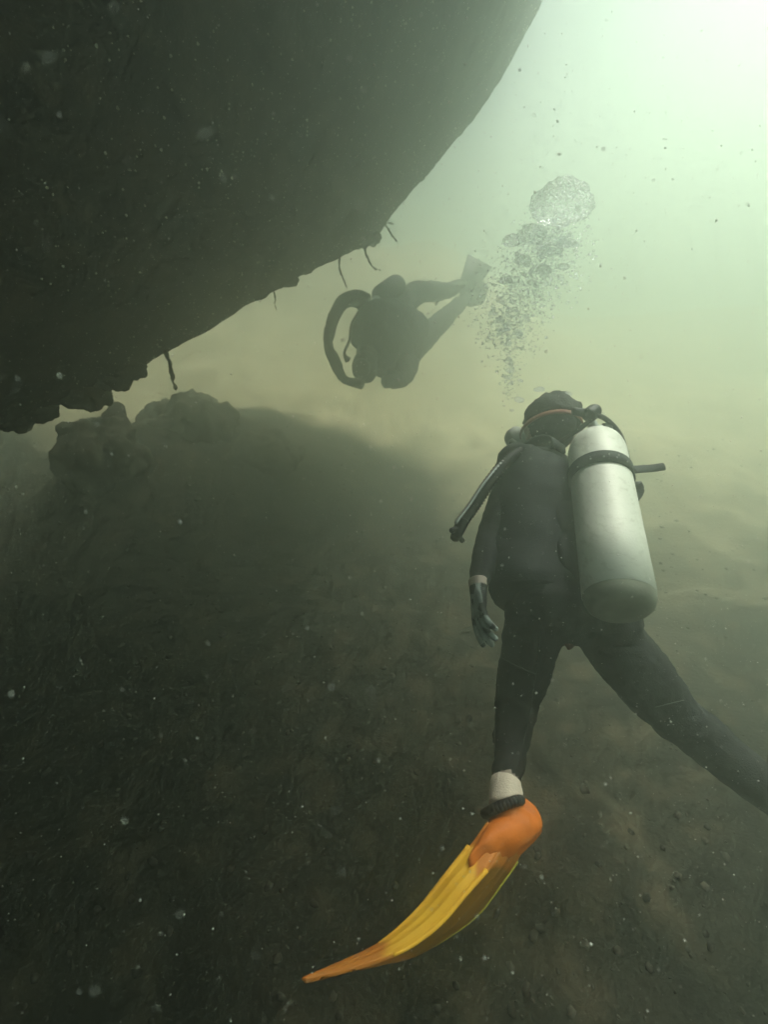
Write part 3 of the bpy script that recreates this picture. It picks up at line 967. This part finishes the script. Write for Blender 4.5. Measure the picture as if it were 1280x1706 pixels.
    th = [th0 + hs * 0.012, th0 - hs * 0.010 + hx * 0.018 + curl * 0.012, th0 - hs * 0.012 + hx * 0.045 + curl * 0.03, th0 - hs * 0.004 + hx * 0.068 + curl * 0.04]
    tube(bm, th, [0.013, 0.012, 0.0105, 0.0080], n=10, k=3)
    me = union(bm, 0.0028, 2)
    g = link('glove', me, [M_glove, M_gloved, M_skin], root)
    g['label'] = 'grey and black glove on the hanging left hand'
    for f in me.polygons:
        c_ = f.center - wrist
        along, across = c_.dot(hx), c_.dot(hs)
        if along < 0.006: f.material_index = 2
        elif c_.dot(hn) < 0.004 and along < 0.10 or fbm(f.center, 30, 2, 5.0) < -0.25: f.material_index = 1
    # right hand, glove of the same kind
    bm = bmesh.new()
    hx2 = (wrr - elr).normalized(); hn2 = Vector((0, 0, 1)); hn2 = (hn2 - hx2 * hn2.dot(hx2)).normalized(); hs2 = hx2.cross(hn2)
    tube(bm, [wrr - hx2 * 0.02, wrr + hx2 * 0.015, wrr + hx2 * 0.05, wrr + hx2 * 0.085], [(0.026, 0.031), (0.022, 0.030), (0.017, 0.040), (0.013, 0.040)], ref=hn2, n=16, k=4)
    for off, ln in ((-0.030, 0.070), (-0.010, 0.084), (0.010, 0.080), (0.029, 0.064)):
        b0 = wrr + hx2 * 0.08 + hs2 * off
        tube(bm, [b0 - hx2 * 0.012, b0 + (hx2 - hn2 * 0.2) * ln * 0.45, b0 + (hx2 - hn2 * 0.4) * ln * 0.78, b0 + (hx2 - hn2 * 0.7) * ln], [0.0098, 0.0092, 0.0085, 0.007], n=10, k=3)
    b0 = wrr + hx2 * 0.03 - hs2 * 0.03
    tube(bm, [b0, b0 - hs2 * 0.02 + hx2 * 0.02, b0 - hs2 * 0.028 + hx2 * 0.05 - hn2 * 0.01], [0.013, 0.0115, 0.008], n=10, k=4)
    link('glove', union(bm, 0.003, 2), M_gloved, root)
    # --- ankle in a cream sock
    heel = P(886, 1366, 1.06)
    bm = bmesh.new()
    tube(bm, [al + (P(842, 1340, 1.085) - al) * 0.02, al + (P(842, 1340, 1.085) - al) * 0.4, P(844, 1345, 1.08)], [0.034, 0.0375, 0.041], n=22, k=4)
    me = bm_mesh('sock', bm); ripple(me, 0.0022, 30, 2, 2)
    link('sock', me, M_sock, root)['label'] = 'cream sock showing between suit and fin'
    # --- left fin
    dN = 0.10
    st = [(812, 1368, 1.03, 838, 1404, 1.0, 872, 1404, 1.07), (788, 1403, 1.005, 816, 1442, 0.965, 864, 1428, 1.05), (745, 1457, 0.965, 777, 1487, 0.93, 836, 1469, 1.02), (702, 1511, 0.935, 736, 1535, 0.90, 798, 1519, 0.99),
          (662, 1550, 0.905, 691, 1571, 0.875, 748, 1558, 0.96), (625, 1577, 0.88, 649, 1593, 0.855, 694, 1588, 0.93), (575, 1600, 0.85, 595, 1612, 0.835, 632, 1602, 0.88), (504, 1630, 0.80, 508, 1634, 0.80, 516, 1633, 0.81)]
    stations = [(P(*s[0:3]), P(*s[3:6]), P(*s[6:9])) for s in st]
    toe = P(808, 1428, 1.00)
    wdir = (P(846, 1430, 1.06) - P(800, 1418, 0.98)).normalized()
    pocket = [([P(890, 1370, 1.06), P(866, 1376, 1.05), P(838, 1393, 1.03), P(818, 1413, 1.01), P(800, 1434, 0.99), P(784, 1454, 0.965)],
               [(0.022, 0.024), (0.034, 0.037), (0.044, 0.038), (0.046, 0.026), (0.044, 0.013), (0.038, 0.005)], wdir),
              ([P(842, 1348, 1.075), P(850, 1372, 1.06), P(860, 1385, 1.05)], [(0.041, 0.041), (0.043, 0.042), (0.035, 0.035)], wdir),
              ([P(864, 1328, 1.085), P(884, 1356, 1.068), P(894, 1379, 1.06)], [0.010, 0.020, 0.017], wdir),
              ([P(893, 1386, 1.06), P(862, 1412, 1.05), P(836, 1432, 1.03)], [(0.020, 0.009), (0.034, 0.010), (0.040, 0.008)], wdir)]
    collar = (P(838, 1344, 1.07), (P(842, 1300, 1.11) - P(852, 1380, 1.05)) + Vector((-0.03, 0, 0)), 0.041, 0.043, wdir)
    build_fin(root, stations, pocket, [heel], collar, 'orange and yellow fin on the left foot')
    # --- right fin, beyond the frame: the same fin carried over to the right ankle
    def carry(p):
        q = p - al
        A = Matrix.Rotation(R(20), 3, 'Y') @ Matrix.Rotation(R(170), 3, 'Z')
        return ar + (A @ q)
    wd2 = (Matrix.Rotation(R(20), 3, 'Y') @ Matrix.Rotation(R(170), 3, 'Z')) @ wdir
    ax2 = (Matrix.Rotation(R(20), 3, 'Y') @ Matrix.Rotation(R(170), 3, 'Z')) @ collar[1]
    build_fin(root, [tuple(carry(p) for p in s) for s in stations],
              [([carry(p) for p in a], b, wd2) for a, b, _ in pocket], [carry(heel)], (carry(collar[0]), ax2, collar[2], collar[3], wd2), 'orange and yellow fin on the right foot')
    bm = bmesh.new()
    tube(bm, [carry(al + (kl - al) * 0.03), carry(P(844, 1345, 1.08))], [0.0385, 0.042], n=22, k=1)
    link('sock', bm_mesh('sock', bm), M_sock, root)
build_near_diver()

# ------------------------------------------------------------------ the far diver
def build_far_diver():
    D = 4.1
    root = empty('person', P(640, 570, D))
    tag(root, 'hazy far diver silhouetted under the hull, legs trailing right', 'diver')
    V = lambda x, y, dd=0.0: P(x, y, D + dd)
    K_ = D / 3.15                                             # build of the figure
    def tube(b_, pts, radii, **kw):
        globals()['tube'](b_, pts, [tuple(q * K_ for q in r) if isinstance(r, tuple) else r * K_ for r in radii], **kw)
    bm = bmesh.new()
    # trunk: pelvis behind on the right, chest and shoulders towards the camera
    tube(bm, [V(684, 545, 0.42), V(668, 548, 0.28), V(645, 553, 0.12), V(622, 560, -0.02), V(606, 572, -0.08)],
         [(0.12, 0.155), (0.15, 0.185), (0.16, 0.20), (0.15, 0.20), (0.08, 0.12)], ref=Vector((0, 0, 1)), n=20, k=4)
    # head, low and looking ahead
    ellip(bm, V(608, 612, -0.18), (Vector((1, 0, 0)), Vector((0, 1, 0)), Vector((0, 0, 1))), (0.108, 0.114, 0.13), 3)
    tube(bm, [V(615, 585, -0.06), V(610, 603, -0.14)], [0.075, 0.07], n=12, k=1)
    # near arm, bent in a loop at the left
    tube(bm, [V(610, 505, 0.0), V(590, 497, -0.04), V(564, 512, -0.08), V(547, 566, -0.14), V(558, 602, -0.18), V(574, 632, -0.20), V(604, 640, -0.22)],
         [0.066, 0.056, 0.043, 0.031, 0.038, 0.028, 0.036], n=14, k=4)
    # other arm hanging under the chest
    tube(bm, [V(655, 590, 0.05), V(672, 612, 0.0), V(668, 632, -0.06), V(640, 636, -0.12)], [0.075, 0.065, 0.05, 0.04], n=14, k=4)
    # legs
    tube(bm, [V(668, 520, 0.38), V(690, 490, 0.50), V(722, 486, 0.70), V(748, 484, 0.90), V(768, 474, 1.05)], [0.10, 0.085, 0.075, 0.062, 0.045], n=14, k=4)
    tube(bm, [V(678, 580, 0.38), V(700, 566, 0.50), V(730, 541, 0.66), V(757, 515, 0.85), V(776, 497, 1.05)], [0.13, 0.105, 0.080, 0.064, 0.045], n=14, k=4)
    me = union(bm, 0.011, 4)
    ripple(me, 0.010, 9, 2.0, 3)
    link('body', me, M_suit, root)['label'] = 'black wetsuit'
    # vest wraps the trunk
    bm = bmesh.new()
    tube(bm, [V(672, 560, 0.26), V(650, 562, 0.12), V(628, 566, -0.01), V(612, 572, -0.06)], [(0.205, 0.185), (0.25, 0.205), (0.245, 0.20), (0.18, 0.14)], ref=Vector((0, 0, 1)), n=22, k=5)
    tube(bm, [V(682, 600, 0.10), V(676, 625, 0.05), V(650, 634, 0.0)], [0.07, 0.07, 0.06], n=12, k=3)
    me = union(bm, 0.012, 3)
    ripple(me, 0.018, 9, 7.0, 3)
    link('buoyancy_vest', me, M_vest, root)
    # mask and regulator
    bm = bmesh.new()
    lathe(bm, V(604, 612, -0.27), V(590, 622, -0.5) - V(608, 612, -0.18), [(0, 0), (0.07, 0), (0.075, 0.02), (0.06, 0.05), (0, 0.055)], 20)
    link('mask', bm_mesh('mask', bm), M_rubber, root)
    # tank on the back, seen nearly end on
    tk = empty('tank', V(660, 476, 0.40)); tk.parent = root; tk.matrix_parent_inverse = root.matrix_basis.inverted()
    bm = bmesh.new()
    a, b = V(662, 474, 0.36), V(628, 500, -0.06)
    lathe(bm, a, b - a, [(0, -0.005), (0.06, 0), (0.09, 0.02), (0.095, 0.05), (0.095, 0.44), (0.07, 0.50), (0.025, 0.54), (0, 0.55)], 32)
    link('tank_cylinder', bm_mesh('tank_cylinder', bm), M_rubber, tk)
    bm = bmesh.new()
    tube(bm, [V(628, 500, -0.04), V(622, 508, -0.12)], [0.03, 0.026], n=12, k=1)
    link('valve', bm_mesh('valve', bm), M_chrome, tk)
    bm = bmesh.new()
    tube(bm, [V(604, 512, -0.10), V(586, 540, -0.16), V(583, 566, -0.2), V(574, 588, -0.2), V(580, 600, -0.2)], [0.010, 0.009, 0.009, 0.009, 0.024], n=8, k=5)
    link('gauge_hose', bm_mesh('gauge_hose', bm), M_rubber, root)
    # fins
    for pts, lab in (([(764, 476, 1.03), (772, 452, 1.10), (780, 424, 1.14), (820, 446, 1.22), (797, 478, 1.12), (778, 488, 1.05)], 'raised dark fin'),
                     ([(772, 505, 1.02), (765, 484, 1.06), (790, 458, 1.15), (815, 478, 1.25), (806, 506, 1.2), (784, 512, 1.06)], 'lower dark fin')):
        P3 = [V(*q) for q in pts]
        c = sum(P3, Vector()) / len(P3)
        nr = (P3[2] - P3[0]).cross(P3[3] - P3[0]).normalized()
        n = len(P3)
        vs = [p + nr * 0.012 for p in P3] + [p - nr * 0.012 for p in P3]
        fs = [tuple(range(n)), tuple(range(2 * n - 1, n - 1, -1))] + [(i, (i + 1) % n, n + (i + 1) % n, n + i) for i in range(n)]
        me = mesh('fin', vs, fs)
        bm = bmesh.new(); bm.from_mesh(me); bmesh.ops.recalc_face_normals(bm, faces=bm.faces)
        bmesh.ops.bevel(bm, geom=bm.edges[:], offset=0.006, segments=2, affect='EDGES')
        bm.to_mesh(me); bm.free()
        link('fin', me, M_rubber, root)['label'] = lab
    bm = bmesh.new()
    tube(bm, [V(740, 486, 0.84), V(732, 498, 0.80), V(726, 509, 0.78)], [0.016, 0.014, 0.008], n=8, k=3)
    link('dangling_strap', bm_mesh('dangling_strap', bm), M_rubber, root)
build_far_diver()

# ------------------------------------------------------------------ bubbles
def bubble_mesh(r, seed, flat=0.8, sub=3, amp=0.16):
    bm = bmesh.new()
    bmesh.ops.create_icosphere(bm, subdivisions=sub, radius=1.0)
    me = bm_mesh('bubble', bm)
    for v in me.vertices:
        c = v.co
        k = 1 + amp * fbm(c, 1.1, 2, seed) + amp * 0.35 * fbm(c, 4.0, 3, seed + 4)
        z = c.z * flat
        if z < 0: z *= 0.55
        v.co = Vector((c.x * k, c.y * k, z * k)) * r
    me.update()
    return me

def build_bubbles():
    BD = 1.75
    rng = random.Random(21)
    big = [(936, 350, 49, 'largest wobbly air bubble dome at the top of the plume', 1.0, 0.95), (886, 396, 22, 'middle-sized air bubble dome just below the largest bubble', 2.0, 0.9),
           (852, 404, 14, 'small rounded air bubble at the left shoulder of the plume', 3.0, 0.9), (918, 418, 19, 'wide flattened bubble under the largest bubble', 4.0, 0.6), (946, 408, 15, 'flattened bubble below right of the largest bubble', 5.0, 0.6),
           (872, 436, 14, 'wobbly bubble below the middle-sized bubble dome', 6.0, 0.65), (902, 452, 17, 'wide wobbly bubble in the middle of the plume', 7.0, 0.55), (938, 446, 11, 'small flattened bubble at the right side of the plume', 8.0, 0.6),
           (842, 470, 12, 'small wobbly bubble nearest the far diver\'s fins', 9.0, 0.6)]
    for px, py, rp, lab, sd, fl in big:
        me = bubble_mesh(rp / FPX * BD, sd, fl, 5, 0.22)
        o = link('bubble', me, M_bubble)
        o.location = P(px, py, BD)
        tag(o, lab, 'bubble', 'air bubbles rising from the near diver')
    # bubbles that can be told apart
    proto = [bubble_mesh(1.0, 10 + i, 0.7, 2, 0.2) for i in range(5)]
    for m in proto:
        m.materials.append(M_bubble_small)
        m.polygons.foreach_set('use_smooth', [True] * len(m.polygons))
    def put(px, py, d, r, lab, grp):
        o = bpy.data.objects.new('bubble', rng.choice(proto))
        o.location = P(px, py, d)
        s = r / FPX * d
        o.scale = (s * rng.uniform(0.8, 1.35), s, s * rng.uniform(0.75, 1.1))
        o.rotation_euler = (rng.uniform(-0.3, 0.3), rng.uniform(-0.3, 0.3), rng.uniform(0, 6.28))
        col.objects.link(o)
        tag(o, lab, 'bubble', grp)
    def plume(t):
        # t 0 at the bottom (by the head), 1 at the top
        cy = 645 - 270 * t
        K = ((0.0, 850, 14), (0.2, 850, 22), (0.42, 846, 58), (0.68, 882, 74), (0.85, 915, 62), (1.0, 930, 46))
        for (t0, x0, w0), (t1, x1, w1) in zip(K, K[1:]):
            if t <= t1:
                f = (t - t0) / (t1 - t0); cx = x0 + (x1 - x0) * f; w = w0 + (w1 - w0) * f; break
        return cx, cy, w
    n = 0
    while n < 46:
        t = rng.random() ** 0.6
        cx, cy, w = plume(t)
        x, y = rng.gauss(cx, w * 0.42), rng.gauss(cy, 14)
        if y < 320 or y > 655: continue
        put(x, y, BD + rng.uniform(-0.15, 0.2), rng.uniform(3.6, 7.5), 'small silvery bubble in the rising bubble plume', 'small bubbles in the plume')
        n += 1
    for x, y, r, lab in ((899, 650, 9, 'flattened bubble just above the near diver\'s head'), (865, 667, 7, 'bubble left of the near diver\'s hair'), (948, 656, 6, 'bubble above right of the near diver\'s hair'),
                         (988, 684, 8, 'bright bubble beside the tank valve'), (866, 634, 5, 'small bubble highest above the near diver\'s hair'), (853, 684, 4, 'tiny bubble beside the near diver\'s mask')):
        put(x, y, 1.52, r, lab, 'bubbles round the near diver\'s head')
    # the fine cloud of bubbles nobody could count
    bm0 = bmesh.new(); bmesh.ops.create_icosphere(bm0, subdivisions=1, radius=1.0)
    base = [v.co.copy() for v in bm0.verts]; bf = [tuple(v.index for v in f.verts) for f in bm0.faces]; bm0.free()
    Vv, F = [], []
    for k in range(6800):
        t = 0.3 + 0.7 * rng.random() if rng.random() < 0.92 else 0.35 * rng.random()
        cx, cy, w = plume(t)
        if fbm((cx * 0.01, t * 3 + k * 0.0, rng.random() * 3), 2.2, 2, 1.0) < rng.uniform(-0.7, 0.3): continue
        p = P(rng.gauss(cx, w * 0.5), rng.gauss(cy, 22), BD + rng.gauss(0, 0.10))
        r = rng.uniform(0.5, 1.9) * (1.0 + 0.9 * (rng.random() < 0.12)) / FPX * BD
        k0 = len(Vv)
        s = Vector((rng.uniform(0.7, 1.4), rng.uniform(0.7, 1.4), rng.uniform(0.6, 1.1)))
        for b in base: Vv.append(p + Vector((b.x * s.x, b.y * s.y, b.z * s.z)) * r)
        F.extend(tuple(k0 + i for i in f) for f in bf)
    o = link('bubble_cloud', mesh('bubble_cloud', Vv, F), M_bubble_small)
    tag(o, 'cloud of fine silvery bubbles in the plume above the near diver', 'bubbles', kind='stuff')
build_bubbles()

# ------------------------------------------------------------------ drifting specks
def build_specks():
    rng = random.Random(5)
    base = [Vector(c) for c in ((1, 0, 0), (-1, 0, 0), (0, 1, 0), (0, -1, 0), (0, 0, 1), (0, 0, -1))]
    bf = [(0, 2, 4), (2, 1, 4), (1, 3, 4), (3, 0, 4), (2, 0, 5), (1, 2, 5), (3, 1, 5), (0, 3, 5)]
    V, F = [], []
    for k in range(80000):
        p = Vector((rng.uniform(-1.7, 1.7), rng.uniform(-0.3, 2.7), rng.uniform(0.25, 3.5)))
        if (p - CAM).length < (0.5 if p.x > 0.0 else 0.22): continue
        r = 0.0005 + 0.0013 * rng.random() ** 6
        s = (rng.uniform(0.5, 1.5) * r, rng.uniform(0.5, 1.5) * r, rng.uniform(0.5, 1.9) * r)
        k0 = len(V)
        for b in base:
            V.append((p.x + b.x * s[0] + rng.uniform(-0.3, 0.3) * r, p.y + b.y * s[1], p.z + b.z * s[2]))
        F.extend((k0 + i, k0 + j, k0 + l) for i, j, l in bf)
    o = link('drifting_specks', mesh('drifting_specks', V, F), M_snow)
    tag(o, 'pale specks of silt drifting in the water', 'silt', kind='stuff')
build_specks()

# ------------------------------------------------------------------ the murky water itself
def build_haze():
    x0, x1, y0, y1, z0, z1 = -36, 36, -32, 40, -2.2, CAM.z + 3.3
    v = [(x, y, z) for z in (z0, z1) for y in (y0, y1) for x in (x0, x1)]
    f = [(0, 2, 3, 1), (4, 5, 7, 6), (0, 1, 5, 4), (2, 6, 7, 3), (0, 4, 6, 2), (1, 3, 7, 5)]
    me = mesh('haze', v, f)
    m = bpy.data.materials.new('murky_water')
    m.use_nodes = True
    nt = m.node_tree
    nt.nodes.clear()
    out = nt.nodes.new('ShaderNodeOutputMaterial')
    pv = nt.nodes.new('ShaderNodeVolumePrincipled')
    pv.inputs['Color'].default_value = (*HAZE_COLOR, 1)
    pv.inputs['Density'].default_value = HAZE_DENSITY
    pv.inputs['Anisotropy'].default_value = HAZE_G
    nt.links.new(pv.outputs[0], out.inputs['Volume'])
    o = link('haze', me, m, smooth=False)
    tag(o, 'murky green water filling the whole place', 'water', kind='stuff')
build_haze()
